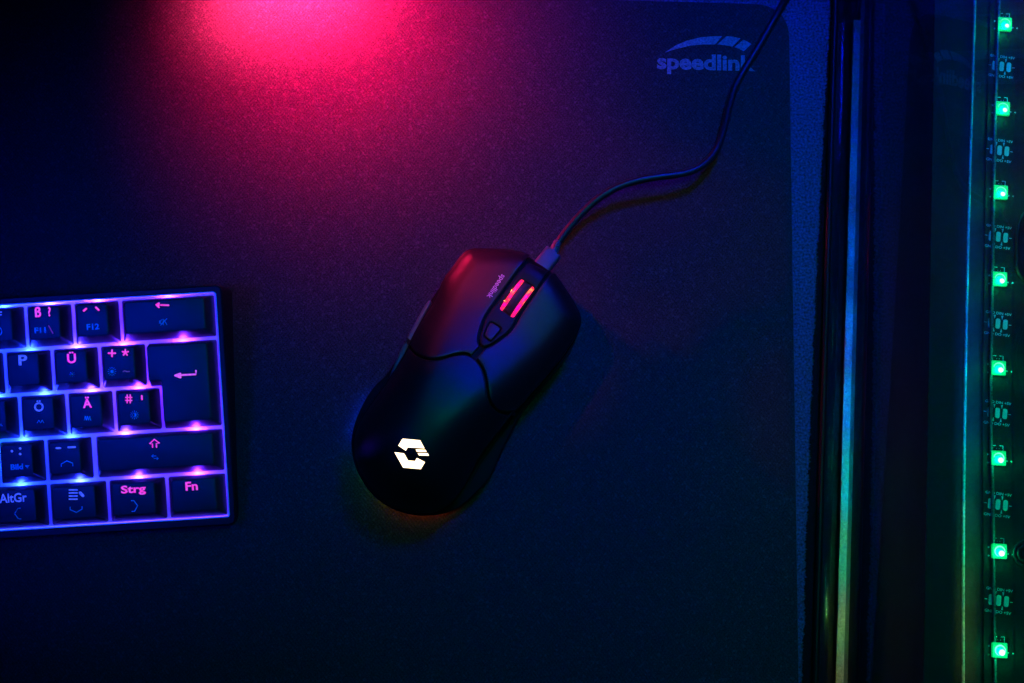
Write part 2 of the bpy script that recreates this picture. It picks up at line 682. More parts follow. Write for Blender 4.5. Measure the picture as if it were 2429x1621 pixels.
def f_top(P):
    P = np.asarray(P, float)
    u, v_ = uv(P)
    zt = ZP + np.interp(u, np.array([-62, -50, -35, -20, -5, 10, 25, 40, 52, 62]), np.array([27, 32.5, 36.6, 37.6, 35.8, 31.6, 28.2, 27.1, 26.7, 26.2]))
    # smooth the table
    for du in (-4, 4):
        zt = zt + ZP + np.interp(u + du, np.array([-62, -50, -35, -20, -5, 10, 25, 40, 52, 62]), np.array([27, 32.5, 36.6, 37.6, 35.8, 31.6, 28.2, 27.1, 26.7, 26.2]))
    zt = zt / 3 - 0.0052 * v_ * v_
    d = dist_poly(P, S)
    d = np.where(inside(P, S), d, 0)
    R = np.interp(u, [-62, -40, -15, 5, 30, 50, 62], [27, 27, 20, 15, 11, 9, 7])
    t = np.clip(d / R, 0, 1)
    A = zt - rim_of_u(u)
    return zt - A * (1 - np.sqrt(np.clip(1 - (1 - t) ** 2.2, 0, 1)))


def on_surf(px, py, fz=None):
    fz = fz or f_top
    z = 25.0
    for _ in range(25):
        p = unproj(px, py, z)
        z = 0.5 * z + 0.5 * float(fz(p[None])[0])
    return unproj(px, py, z)


mouse = empty('gaming_mouse', (MC[0], MC[1], ZP))
MOFF = (MC[0], MC[1], ZP)
tag(mouse, 'black curved gaming mouse with lit scroll wheel and glowing white emblem on the mouse pad', 'computer mouse')

# points in rings close to the outline, so the steep sides are finely meshed
RINGS = np.concatenate([inset(S, d) for d in (0.55, 0.8, 1.1, 1.5, 2.0, 2.7, 3.6, 4.7)])


def extra(c):
    d = dist_poly(c, S)
    return np.concatenate([c[d > 5.4], RINGS])


def arc_of(poly, p0, p1):
    """points of the closed loop from nearest p0 to nearest p1, going the shorter way round"""
    P = np.asarray(poly)
    i = int(np.argmin(np.linalg.norm(P - p0, axis=1)))
    j = int(np.argmin(np.linalg.norm(P - p1, axis=1)))
    n = len(P)
    fw = [P[(i + k) % n] for k in range((j - i) % n + 1)]
    bw = [P[(i - k) % n] for k in range((i - j) % n + 1)]
    return fw, bw


seam_px = [(967, 809), (974, 824), (988.5, 840), (1009, 849.5), (1032, 852), (1055, 848), (1075, 841.5), (1096, 838), (1113.6, 842), (1131, 853.6),
           (1144, 871.5), (1152, 894), (1156, 920), (1160, 945), (1169, 963), (1182, 974), (1200, 979), (1226, 977)]
seam = resample([on_surf(*p) for p in seam_px], 0.9, closed=False)
mid_lo = on_surf(1125, 845)
strip_px = [(1249, 617), (1222, 651), (1198, 682.5), (1172, 720), (1150, 752), (1139, 782), (1134, 806), (1137, 818), (1145, 825), (1157, 824), (1177, 813),
            (1203, 794), (1218, 777), (1230, 755), (1254, 718), (1279.5, 682.5), (1308, 646)]
strip = resample([on_surf(*p) for p in strip_px], 0.9, closed=False)
tip_i = int(np.argmin(np.linalg.norm(strip - on_surf(1143, 824), axis=1)))

# palm shell
sa, sb = arc_of(S, seam[-1], seam[0])
rear = sa if np.mean([uv(p[None])[0][0] for p in sa]) < np.mean([uv(p[None])[0][0] for p in sb]) else sb
palm_poly = list(seam) + list(rear)[1:-1]
pm = patch(palm_poly, f_top, extra, gap=0.6, rnd=0.55, depth=3.0)
mesh('palm_shell', pm.v, pm.f, SOFT, mouse, off=MOFF, sharp=60)

# left and right buttons
fa, fb = arc_of(S, seam[0], strip[0])
left_arc = fa if len(fa) < len(fb) else fb
mi = int(np.argmin(np.linalg.norm(seam - mid_lo, axis=1)))
left_poly = list(left_arc) + list(strip[1:tip_i]) + list(seam[1:mi][::-1])
pm = patch(left_poly, f_top, extra, gap=0.38, rnd=0.35, depth=3.0)
lb = mesh('main_button', pm.v, pm.f, SOFT, mouse, off=MOFF, sharp=60)
tag(lb, 'left main button, lit red, with a small printed word')
fa, fb = arc_of(S, strip[-1], seam[-1])
right_arc = fa if len(fa) < len(fb) else fb
right_poly = list(right_arc) + list(seam[mi + 1:-1][::-1]) + list(strip[tip_i + 1:-1])
pm = patch(right_poly, f_top, extra, gap=0.38, rnd=0.35, depth=3.0)
rb = mesh('main_button', pm.v, pm.f, SOFT, mouse, off=MOFF, sharp=60)
tag(rb, 'right main button, dark blue')


# centre strip with the wheel slot
def f_strip(P):
    return f_top(P) - 0.35


def pc(px, py):
    return on_surf(px, py, f_strip)


slot_c = (pc(1236, 664) + pc(1266, 686) + pc(1216, 751) + pc(1186, 733)) / 4
SU, SV = UF, VR


def slotpt(a, b):
    return slot_c + SU * a + SV * b


slot = ccw([slotpt(*p) for p in rounded([(-7.6, -3.9), (7.9, -3.9), (7.9, 3.9), (-7.6, 3.9)], 2.2, 6)])
dpi_poly = resample(rounded([pc(1163, 764), pc(1189, 780), pc(1165, 809), pc(1149, 797)], [1.0, 1.0, 0.8, 0.8], 5), 0.7)
dpi_poly = ccw(dpi_poly)
pm = patch(np.array(list(strip)), f_strip, None, gap=0.75, rnd=0.35, depth=3.0, holes=[slot, inset(dpi_poly, -0.45)], grid=1.5)
mesh('centre_strip', pm.v, pm.f, SATIN, mouse, off=MOFF, sharp=60)
pm = patch(dpi_poly, lambda P: f_top(P) - 0.1, None, gap=0.0, rnd=0.3, depth=2.0, grid=1.2)
mesh('small_button', pm.v, pm.f, SOFT, mouse, off=MOFF, sharp=60)

# wheel
wz = float(f_top(slot_c[None])[0]) - 8.6
WR = 10.8


def wheel_part(name, b0, b1, rad, mat, parent, notch=False, bev=0.35, sec=72, inner=None):
    mb = MB()
    rr = []
    prof = [(b0, rad - bev * 2), (b0 + bev * 0.4, rad - bev), (b0 + bev, rad), (b1 - bev, rad), (b1 - bev * 0.4, rad - bev), (b1, rad - bev * 2)]
    if inner:
        prof = [(b0, inner)] + prof + [(b1, inner)]
    for bb, r in prof:
        ring = []
        for q in range(sec):
            a_ = 2 * math.pi * q / sec
            r2 = r - (0.35 if notch and q % 3 == 0 and r > rad - 0.2 else 0)
            p = slot_c + SU * (r2 * math.cos(a_)) + SV * bb
            ring.append((p[0], p[1], wz + r2 * math.sin(a_)))
        rr.append(ring)
    mb.rings(rr)
    return mesh(name, mb.v, mb.f, mat, parent, off=MOFF, sharp=50)


wheel = wheel_part('scroll_wheel', -1.75, 1.75, WR, RUBBER, mouse, notch=True)
RING_A = glow('wheel_ring_glow', (1.0, 0.0, 0.36), 1.7, (0.02, 0.02, 0.02), vary=(1.0, 0.09, 0.01), scale=330)
_r = [n for n in RING_A.node_tree.nodes if n.type == 'VALTORGB'][0].color_ramp
_e = _r.elements.new(0.56)
_e.color = (1.0, 0.01, 0.05, 1)
_r.elements[-1].color = (1.0, 0.28, 0.06, 1)
SPARK = glow('wheel_led_glow', (1.0, 0.35, 0.08), 5.0)
wheel_part('lit_ring', -3.3, -2.0, WR - 0.2, RING_A, wheel, bev=0.25, inner=8.2)
wheel_part('lit_ring', 2.0, 3.3, WR - 0.2, RING_A, wheel, bev=0.25, inner=8.2)
m = MB()
for a_, b_, s_ in ((1.6, -3.62, 0.34), (-3.6, -3.6, 0.25), (0.9, -3.66, 0.16)):
    c_ = slotpt(a_, b_)
    zz = float(f_strip(c_[None])[0]) - 0.35
    rg = []
    for th in (-60, -20, 20, 60, 85):
        rg.append([(c_[0] + s_ * math.cos(R_(th)) * math.cos(q * math.pi / 5), c_[1] + s_ * math.cos(R_(th)) * math.sin(q * math.pi / 5), zz + s_ * math.sin(R_(th))) for q in range(10)])
    m.rings(rg)
mesh('wheel_led', m.v, m.f, SPARK, mouse, off=MOFF)
lamp('wheel_led_light', 'POINT', (*slotpt(2.0, -3.3), float(f_strip(slot_c[None])[0]) - 1.0), 0.004, (1.0, 0.12, 0.02), 0.4)

# printed word on the left button
gv, gf = glyphs('speedlink', bold=0.012)
a, b = on_surf(1196.5, 652), on_surf(1151, 705)
a, b = on_surf(1190.5, 650.5), on_surf(1154.0, 703.5)
v, f = text_on(gv, gf, a, b, 3.15, f_top, 0.05)
pw = mesh('printed_word', v, f, PRINTM, lb, off=(0, 0, 0), smooth=False)
pw.parent = lb
for vert in pw.data.vertices:
    vert.co -= Vector(MOFF) * MM

# glowing emblem on the palm shell
EMB = glow('emblem_glow', (1.0, 0.72, 0.42), 3.6, (0.05, 0.05, 0.05))
kx, ky, ks = 900, 1000, 10.456
emb = [[(575, 430), (1010, 470), (1120, 672), (700, 645), (655, 727), (470, 600)],
       [(900, 695), (1145, 705), (1170, 758), (930, 753)],
       [(950, 785), (1200, 790), (1228, 850), (982, 845)],
       [(375, 765), (610, 795), (710, 970), (885, 985), (930, 908), (1130, 1012), (1025, 1185), (590, 1147)]]
m = MB()
for pl in emb:
    P = ccw([on_surf(kx + x / ks, ky + y / ks) for x, y in pl])
    # refine so that it follows the shell
    Q = []
    for i in range(len(P)):
        p0, p1 = P[i], P[(i + 1) % len(P)]
        n_ = max(1, int(np.linalg.norm(p1 - p0) / 0.8))
        Q += [p0 + (p1 - p0) * t / n_ for t in range(n_)]
    Q = np.array(Q)
    mn, mx = Q.min(0), Q.max(0)
    g = np.array([(x, y) for x in np.arange(mn[0], mx[0], 0.8) for y in np.arange(mn[1], mx[1], 0.8)])
    g = g[inside(g, Q)]
    g = g[dist_poly(g, Q) > 0.3]
    vo, eo, fo, ov, oe, of = delaunay_2d_cdt([Vector(p) for p in Q] + [Vector(p) for p in g], [(i, (i + 1) % len(Q)) for i in range(len(Q))], [], 0, 1e-5)
    V = np.array([(p.x, p.y) for p in vo])
    fo = [tuple(t) for t in fo if inside(V[list(t)].mean(0)[None], Q)[0]]
    fo = [t if area2(V[list(t)]) > 0 else tuple(reversed(t)) for t in fo]
    Z = f_top(V) + 0.12
    m.add([(p[0], p[1], z) for p, z in zip(V, Z)], fo)
mesh('glowing_emblem', m.v, m.f, EMB, mouse, off=MOFF, smooth=False)

# body under the shells
B_px = [(1112, 598), (1125, 595.5), (1142, 595), (1170, 596.5), (1198, 599), (1225, 604), (1251, 611), (1280, 628), (1307, 648),
        (1335, 684), (1357, 719), (1372, 746), (1377, 764), (1375, 780), (1367, 798), (1358, 818), (1333, 858), (1290, 912), (1248, 962),
        (1232, 988), (1214, 1023), (1196, 1059), (1180, 1095), (1168, 1123), (1150, 1148), (1127, 1173), (1101, 1196), (1073, 1212), (1045, 1220), (1009, 1224), (974, 1221), (938, 1211),
        (907, 1194), (879, 1169), (856, 1136), (842, 1105), (834.5, 1069), (834, 1040), (843, 998), (864, 952), (889, 914), (912, 893),
        (936, 860), (958, 815), (985, 768), (1010, 728), (1034, 694), (1052, 667), (1072, 641), (1096, 610)]


def rimb(u):
    return np.interp(u, [-62, -45, -25, 0, 25, 45, 62], [5.5, 7, 9, 12, 14, 13, 11.5]) + ZP - 1


B = ccw(resample([unproj(x, y, float(rimb(u_px(x, y)))) for x, y in B_px], 1.3))


def f_body(P):
    u, v_ = uv(P)
    lo = rimb(u)
    d = dist_poly(P, S)
    d = np.where(inside(P, S), d, 0)
    w = np.clip((d - 0.4) / 1.5, 0, 1)
    return lo + (np.maximum(f_top(P) - 1.9, lo) - lo) * w


pm = patch(B, f_body, extra, gap=0.0, rnd=0.8, skirt=[(0.0, 8.2), (0.6, 6.2), (3.2, 4.6), (3.4, 3.05)])
mesh('mouse_body', pm.v, pm.f, DARK, mouse, off=MOFF, sharp=60)

# added bead for the glint on the shell's lower right edge
tr_px = [(1364, 812), (1331, 860), (1288, 912), (1256, 948), (1226, 984), (1198, 1018), (1165, 1061), (1137, 1104), (1117, 1146)]
tp = resample([unproj(x, y, float(rimb(u_px(x, y))) + 0.6) for x, y in tr_px], 1.5, closed=False)
m = MB()
m.tube([(p[0], p[1], float(rimb(uv(p[None])[0][0])) + 0.7) for p in tp], 0.42, 8)
mesh('edge_glint', m.v, m.f, SATIN, mouse, off=MOFF)

# two thumb buttons
for pts, nm in (([(1018, 713), (1022, 719), (1001, 757), (977, 808), (968, 811), (963, 806), (984, 767), (1008, 724)], 'front thumb button'),
                ([(967, 814), (971, 818), (951, 858), (930, 893), (925, 891), (939, 856), (958, 815)], 'rear thumb button')):
    zt_ = 19.5
    pl = resample([unproj(x, y, zt_) for x, y in pts], 0.8)
    pm = patch(pl, zflat(zt_), None, gap=0.0, rnd=0.5, depth=6.0, grid=1.5)
    tag(mesh('thumb_button', pm.v, pm.f, PLUGM, mouse, off=MOFF, sharp=50), nm)

# under-glow leds at the rear edge
glow_px = [(880, 925), (862, 952), (848, 980), (838, 1010), (834, 1040), (835, 1072), (844, 1108), (858, 1138), (880, 1169), (908, 1195), (938, 1211), (972, 1221), (1006, 1224), (1040, 1220), (1066, 1213)]
for i, (px, py) in enumerate(glow_px):
    t = i / (len(glow_px) - 1)
    c = [np.interp(t, [0, 0.3, 0.45, 0.6, 0.72, 1], k) for k in ([0, 0, 0, 0.15, 0.9, 1.0], [0.03, 0.04, 0.5, 0.6, 0.22, 0.10], [1.0, 1.0, 0.25, 0.02, 0.0, 0.0])]
    q = unproj(px, py, 5)
    c_ = MC - q
    q = q + c_ / np.linalg.norm(c_) * 1.5
    lamp('underglow_led', 'POINT', (q[0], q[1], 5.0), 0.00036 * (4.0 if t < 0.35 else 1.0) * (0.35 if t > 0.95 or t < 0.03 else 1), c, 0.5)

# ------------------------------------------------------------------ cable
cab_px = [(1323, 577, 13.5), (1349, 542, 13.5), (1380.5, 506, 14), (1420, 470.5, 15), (1463.5, 445, 15.5), (1511, 429, 16), (1566, 419, 16), (1614, 413, 15.5), (1653, 401, 15),
          (1685, 375.6, 13.5), (1705, 344, 12), (1718.6, 300.5, 9.5), (1730, 253, 7), (1744, 205.6, 5), (1768, 162, 4.3), (1799.6, 110.7, 4.3), (1831, 55, 4.3), (1848, 25, 3.9),
          (1863, 0, 2.6), (1880, -30, 1.5), (1905, -75, 1.4), (1930, -130, 1.4)]
pts = [(*unproj(x, y, z), z) for x, y, z in cab_px]
pts = resample(pts, 2.0, closed=False)
cb = empty('usb_cable', pts[0])
tag(cb, 'thin black cable curving from the mouse across the pad to the top right', 'cable')
CO = tuple(pts[0])
m = MB()
m.tube(pts, 1.6, 16)
mesh('cable_sheath', m.v, m.f, CABLEM, cb, off=CO)
# strain relief and plug
pd = np.array([unproj(1297, 589, 13.5) - unproj(1282, 634, 14)])[0]
pf = (unproj(1315, 594, 16.5) - unproj(1279, 639, 16.5))
pf = pf / np.linalg.norm(pf)
pr = np.array([pf[1], -pf[0]])
p0 = unproj(1278.5, 638.5, 16.7)          # middle of the plug's rear top edge
p1 = unproj(1313.5, 594, 16.7)
plen = float(np.dot(p1 - p0, pf))


def loc(a_, b_, z):
    q = p0 + pf * a_ + pr * b_
    return (q[0], q[1], z)


m = MB()
hw = 3.75
rg = []
for a_, sc in ((-3.0, 1.0), (plen - 0.5, 1.0), (plen - 0.1, 0.96), (plen, 0.86)):
    sec = rounded([(-hw * sc, 13.6 - 3.1 * sc), (hw * sc, 13.6 - 3.1 * sc), (hw * sc, 13.6 + 3.1 * sc), (-hw * sc, 13.6 + 3.1 * sc)], 1.3, 4)
    rg.append([loc(a_, b_, z) for b_, z in sec])
m.rings([list(reversed(r)) for r in rg])
mesh('usb_plug', m.v, m.f, PLUGM, cb, off=CO, sharp=50)
sp0 = np.array(loc(plen - 0.3, 0, 13.6))
sp1 = np.array([*unproj(1324, 572, 13.6), 13.6])
m = MB()
m.tube([sp0 + (sp1 - sp0) * t for t in (0, 0.3, 0.6, 0.9, 1.0)], [2.0, 1.95, 1.85, 1.75, 1.5], 16)
mesh('strain_relief', m.v, m.f, PLUGM, cb, off=CO, sharp=50)

# ------------------------------------------------------------------ keyboard
KX, KY, KZ, KTH, KTI = -120.0, 15.18, 26.25, 0.062, 0.18
UX, UY = 19.05, 18.02
KR = Matrix.Rotation(KTH, 4, 'Z') @ Matrix.Rotation(KTI, 4, 'X')
kb = empty('keyboard', (KX, KY, KZ), KR)
tag(kb, 'compact black keyboard with purple and blue backlight at the left edge', 'keyboard')
KRn = np.array(KR.to_3x3())
KO = np.array([KX, KY, KZ])


def kloc(px, py, zl=7.6):
    """photo pixel -> keyboard's own xy on the plane at local height zl"""
    c, d = ray(px, py)
    o = KRn.T @ (c - KO)
    dd = KRn.T @ d
    t = (zl - o[2]) / dd[2]
    p = o + dd * t
    return np.array([p[0], p[1]])


def z1(x, y):
    return kloc(x / 4.196, 660 + y / 4.196)


def z2(x, y):
    return kloc(x / 4.196, 980 + y / 4.196)


XL = -7.2 * UX
YB = -5 * UY
# case: wedge with rim
zl_bot = {}


def wbot(x, y):
    """local z at which the case meets world height 3.4"""
    # world z = KZ + y sin(t) + z cos(t)
    return (ZP + 0.4 - KZ - y * math.sin(KTI)) / math.cos(KTI)


m = MB()
outer = ccw(rounded(rect(XL, 3.0, YB - 3.6, 3.2), 3.4, 8))
o2 = inset(outer, 0.5)
inner_t = ccw(rounded(rect(XL + 3, 0.75, YB - 0.6, 0.75), 1.6, 8))
inner_b = ccw(rounded(rect(XL + 3, 0.45, YB - 0.3, 0.45), 1.6, 8))
RIMZ = 0.9
m.rings([[(p[0], p[1], wbot(*p)) for p in inset(outer, 1.0)],
         [(p[0], p[1], wbot(*p) + 1.5) for p in outer],
         [(p[0], p[1], RIMZ - 0.5) for p in outer],
         [(p[0], p[1], RIMZ) for p in o2],
         [(p[0], p[1], RIMZ) for p in inset(inner_t, -0.3)],
         [(p[0], p[1], RIMZ - 0.25) for p in inner_t],
         ], cap1=False)
mesh('keyboard_case', m.v, m.f, KCASE, kb, sharp=35)
m = MB()
m.rings([[(p[0], p[1], RIMZ - 0.3) for p in inset(inner_t, 0.0)], [(p[0], p[1], RIMZ - 0.32) for p in inset(inner_b, 0.15)],
         [(p[0], p[1], -2.6) for p in inset(inner_b, 0.3)]], cap0=False, cap1=True)
mesh('key_plate', m.v, m.f, PLATE, kb, sharp=35)

CAP = 0.68       # half of the gap between caps
HC = 7.6


def cap_poly(cells, g, l, r, t, b):
    return None


def keycap(poly_base, poly_top, rt=1.2):
    mb = MB()
    n = 5
    bo = ccw(rounded(poly_base, 0.9, n))
    bm = None
    to = ccw(rounded(poly_top, rt, n))
    tm = inset(to, 0.5)
    lerp = [(1 - 0.12) * a_ + 0.12 * b_ for a_, b_ in zip(bo, to)]
    rings = [[(p[0], p[1], 0.0) for p in bo], [(p[0], p[1], 0.35) for p in bo]]
    for w_, z in ((0.5, HC * 0.46), (0.93, HC * 0.9)):
        rings.append([(*(a_ * (1 - w_) + b_ * w_), z) for a_, b_ in zip(bo, to)])
    rings.append([(*(p * 1.0), HC - 0.12) for p in inset(to, 0.1)])
    rings.append([(p[0], p[1], HC) for p in tm])
    mb.rings(rings)
    return mb


def key_rect(x0, x1, y0, y1, sx=3.3, back=0.9, front=2.9):
    """x/y in key units"""
    X0, X1, Y0, Y1 = x0 * UX + CAP, x1 * UX - CAP, y0 * UY + CAP, y1 * UY - CAP
    return rect(X0, X1, Y0, Y1), rect(X0 + sx - CAP, X1 - sx + CAP, Y0 + front, Y1 - back)


def legend_text(txt, cx, cy, h, bold=0.02, w=None, Z=z1, caps=0.72):
    gv, gf = glyphs(txt, bold)
    ys = [p[1] for p in gv]
    y0, y1 = min(ys), max(ys)
    c = Z(cx, cy)
    hh = h / 4.196 / 5.92
    # aspect from the font
    c2 = bpy.data.curves.new('lettering', 'FONT')
    c2.body = txt
    o = bpy.data.objects.new('lettering', c2)
    COL.objects.link(o)
    bpy.context.view_layer.update()
    asp = o.dimensions.x / max(o.dimensions.y, 1e-6)
    bpy.data.objects.remove(o)
    ww = (w / 4.196 / 5.92) if w else hh * asp
    return [(c[0] + (x - 0.5) * ww, c[1] + ((y - y0) / (y1 - y0) - 0.5) * hh, HC + 0.06) for x, y in gv], gf


def strokes(lists, r, Z=z1):
    mb = MB()
    for pl in lists:
        P = [Z(*p) for p in pl]
        P = [np.array(p) for p in P]
        mb.tube([(p[0], p[1], HC + 0.02) for p in P], r, 8, flat=0.35)
        for e in (P[0], P[-1]):
            mb.rings([[(e[0] + r * math.cos(q * math.pi / 4) * s, e[1] + r * math.sin(q * math.pi / 4) * s, HC + 0.02 + z * r * 0.35) for q in range(8)]
                      for s, z in ((1, 0), (0.7, 0.7), (0.1, 1))], cap0=False)
    return mb.v, mb.f


def circ(cx, cy, r, n=24, a0=0, a1=360):
    return [(cx + r * math.cos(R_(a0 + (a1 - a0) * i / n)), cy + r * math.sin(R_(a0 + (a1 - a0) * i / n))) for i in range(n + 1)]


def sun(cx, cy, r, rin, rays, Z=z1, half=False):
    mb = MB()
    ls = []
    for i in range(rays):
        a_ = 2 * math.pi * i / rays
        ls.append([(cx + math.cos(a_) * r * 0.7, cy + math.sin(a_) * r * 0.7), (cx + math.cos(a_) * r, cy + math.sin(a_) * r)])
    v, f = strokes(ls, 0.11 if r > 30 else 0.08, Z)
    mb.add(v, f)
    if half:
        v, f = strokes([circ(cx, cy, rin, 20)], 0.07, Z)
        mb.add(v, f)
        P = ccw([Z(*p) for p in circ(cx, cy, rin, 12, -90, 90)])
    else:
        P = ccw([Z(*p) for p in circ(cx, cy, rin, 18)[:-1]])
    mb.add([(p[0], p[1], HC + 0.05) for p in P], [tuple(range(len(P)))])
    return mb.v, mb.f


PINK = glow('legend_pink', (1.0, 0.015, 0.5), 0.95, vary=(0.8, 0.1, 0.9), scale=1400)
MAUVE = glow('legend_lilac', (0.5, 0.07, 1.0), 0.95, vary=(0.8, 0.15, 0.9), scale=1400)
BLUEL = glow('legend_blue', (0.02, 0.06, 1.0), 0.95, vary=(0.07, 0.13, 1.0), scale=1400)


def waves(x0, x1, y, a_, n):
    return [[(x0 + (x1 - x0) * i / 40, y - a_ * math.sin(2 * math.pi * n * i / 40 - math.pi / 2)) for i in range(41)]]


# (cells, legends); legend = (part name, (verts, faces), material)
KEYS = [
    (key_rect(-5, -4, -1, 0), [('legend', strokes([[(-18, 340), (14, 338)], [(-18, 368), (14, 366)]], 0.26), BLUEL),
                               ('printed_symbol', strokes([[(-6, 490), (10, 505), (18, 535), (8, 562), (-8, 572)]], 0.2), PRINT)]),
    (key_rect(-4, -3, -1, 0), [('legend', legend_text('ß', 378, 338, 104, 0.03), PINK), ('legend', legend_text('?', 492, 334, 96, 0.03), PINK),
                               ('printed_symbol', legend_text('F11', 400, 520, 58, 0.035, w=112), PRINT), ('legend', strokes([[(484, 475), (526, 550)]], 0.22), glow('legend_dim', (0.16, 0.02, 0.45), 0.6))]),
    (key_rect(-3, -2, -1, 0), [('legend', strokes([[(833, 325), (858, 305)]], 0.42), PINK), ('legend', strokes([[(955, 292), (982, 318)]], 0.42), PINK),
                               ('printed_symbol', legend_text('F12', 925, 484, 60, 0.035, w=125), PRINT)]),
    (key_rect(-2, 0.02, -1, 0), [('legend', strokes([[(1600, 268), (1678, 271)], [(1555, 266), (1582, 292)], [(1555, 266), (1580, 250)], [(1582, 250), (1578, 290)], [(1570, 262), (1572, 276)]], 0.34), PINK),
                                 ('printed_symbol', strokes([[(1588, 425), (1588, 450)], [(1600, 422), (1624, 408), (1624, 466), (1600, 452), (1600, 422)], [(1600, 468), (1660, 405)], [(1632, 415), (1660, 464)]], 0.14), PRINT)]),
    (key_rect(-6.5, -4.5, -2, -1), []),
    (key_rect(-4.5, -3.5, -2, -1), [('legend', legend_text('P', 228, 816, 104, 0.03, w=88), BLUEL)]),
    (key_rect(-3.5, -2.5, -2, -1), [('legend', legend_text('Ü', 712, 790, 116, 0.03, w=88), PINK), ('printed_symbol', sun(720, 957, 26, 11, 8), PRINT)]),
    (key_rect(-2.5, -1.5, -2, -1), [('legend', strokes([[(1080, 748), (1148, 748)], [(1115, 716), (1115, 780)]], 0.36), PINK),
                                    ('legend', strokes([[(1247 + 30 * math.sin(R_(q)), 741 - 30 * math.cos(R_(q))), (1247, 741)] for q in (0, 72, 144, 216, 288)], 0.34), PINK),
                                    ('printed_symbol', sun(1115, 930, 42, 18, 12), PRINT),
                                    ('legend', strokes([[(1226, 932), (1242, 922), (1262, 932), (1288, 930)]], 0.2), glow('legend_dim_blue', (0.12, 0.06, 0.5), 0.6))]),
    (key_rect(-6.25, -4.25, -3, -2), [('printed_symbol', strokes([[(-10, 125), (28, 128), (8, 110), (-10, 125)]], 0.15, z2), PRINT)]),
    (key_rect(-4.25, -3.25, -3, -2), [('legend', legend_text('Ö', 387, 1273, 112, 0.025, w=96), BLUEL), ('printed_symbol', strokes(waves(370, 437, 85, 13, 2), 0.14, z2), PRINT)]),
    (key_rect(-3.25, -2.25, -3, -2), [('legend', legend_text('Ä', 868, 1236, 112, 0.03, w=90), PINK), ('printed_symbol', strokes(waves(838, 904, 52, 20, 3), 0.14, z2), PRINT)]),
    (key_rect(-2.25, -1.25, -3, -2), [('legend', strokes([[(1250, 1188), (1312, 1188)], [(1250, 1218), (1312, 1218)], [(1266, 1162), (1266, 1242)], [(1296, 1162), (1296, 1242)]], 0.26), PINK),
                                      ('legend', strokes([[(1411, 1172), (1413, 1208)]], 0.36), PINK), ('printed_symbol', sun(1338, 1362, 42, 19, 12, half=True), PRINT)]),
    (key_rect(-6.75, -4.75, -4, -3), []),
    (key_rect(-4.75, -3.75, -4, -3), [('legend', strokes([[(118, 380), (119, 381)], [(200, 353), (201, 354)], [(200, 408), (201, 409)]], 0.52, z2), BLUEL),
                                      ('printed_symbol', legend_text('Bild', 168, 536, 56, 0.035, w=124, Z=z2), PRINT),
                                      ('printed_symbol', strokes([[(254, 525), (290, 525), (272, 545), (254, 525)], [(262, 531), (282, 531)]], 0.22, z2), PRINT)]),
    (key_rect(-3.75, -2.75, -4, -3), [('legend', strokes([[(560, 350), (600, 350)]], 0.4, z2), BLUEL), ('legend', strokes([[(680, 342), (748, 339)]], 0.4, z2), BLUEL),
                                      ('printed_symbol', strokes([[(610, 532), (610, 508), (665, 477), (724, 500), (725, 526)]], 0.2, z2), PRINT)]),
    (key_rect(-2.72, 0.02, -4, -3), [('legend', strokes([[(1518, 340), (1518, 308), (1488, 308), (1536, 262), (1588, 302), (1556, 304), (1558, 340)]], 0.3, z2), PINK),
                                    ('printed_symbol', strokes([[(1552, 428), (1510, 428), (1524, 416)], [(1510, 428), (1524, 440)], [(1534, 452), (1576, 452), (1562, 440)], [(1576, 452), (1562, 464)]], 0.15, z2), PRINT)]),
    (key_rect(-5, -3.75, -5, -4), [('legend', legend_text('AltGr', 130, 845, 92, 0.02, w=272, Z=z2), BLUEL),
                                   ('printed_symbol', strokes([[(200, 948), (178, 950), (145, 1003), (182, 1053), (208, 1055)]], 0.2, z2), PRINT)]),
    (key_rect(-3.75, -2.5, -5, -4), [('legend', strokes([[(690, y_), (768, y_)] for y_ in (766, 796, 827, 858)], 0.3, z2), BLUEL), ('legend', strokes([[(798, 795), (826, 824)]], 0.6, z2), BLUEL),
                                     ('printed_symbol', strokes([[(698, 938), (698, 962), (760, 990), (817, 957), (817, 932)]], 0.2, z2), PRINT)]),
    (key_rect(-2.5, -1.25, -5, -4), [('legend', legend_text('Strg', 1328, 768, 100, 0.03, w=246, Z=z2), PINK),
                                     ('printed_symbol', strokes([[(1308, 873), (1332, 873), (1370, 922), (1340, 978), (1313, 980)]], 0.2, z2), PRINT)]),
    (key_rect(-1.25, 0.02, -5, -4), [('legend', legend_text('Fn', 1907, 727, 88, 0.03, w=122, Z=z2), PINK)]),
]
for (pb, pt), legs in KEYS:
    mb = keycap(pb, pt)
    cap = mesh('keycap', mb.v, mb.f, CAPM, kb, sharp=30)
    for nm, (v, f), mt in legs:
        mesh(nm, v, f, mt, cap, smooth=(nm != 'legend' or len(v) < 400))
# tall L-shaped enter key
g = CAP
xa, xb, xr = -1.5 * UX + g, -1.25 * UX + g, 0.02 * UX - g
yt, ym, yb = -1 * UY - g, -2 * UY - g + 2 * g - 0.6, -3 * UY + g
pb = [(xr, yb), (xr, yt), (xa, yt), (xa, ym), (xb, ym), (xb, yb)]
s_ = 3.3 - g
pt = [(xr - s_, yb + 2.9), (xr - s_, yt - 0.9), (xa + s_ * 0.35, yt - 0.9), (xa + s_ * 0.35, ym + 2.2), (xb + s_ * 0.5, ym + 2.2), (xb + s_ * 0.5, yb + 2.9)]
mb = keycap(pb, pt)
cap = mesh('keycap', mb.v, mb.f, CAPM, kb, sharp=30)
tag(cap, 'tall L-shaped enter key')
v, f = strokes([[(1800, 966), (1950, 958), (1950, 922)], [(1742, 970), (1795, 950)], [(1742, 970), (1795, 990)], [(1795, 950), (1797, 990)], [(1760, 970), (1790, 968)]], 0.36)
mesh('legend', v, f, MAUVE, cap)

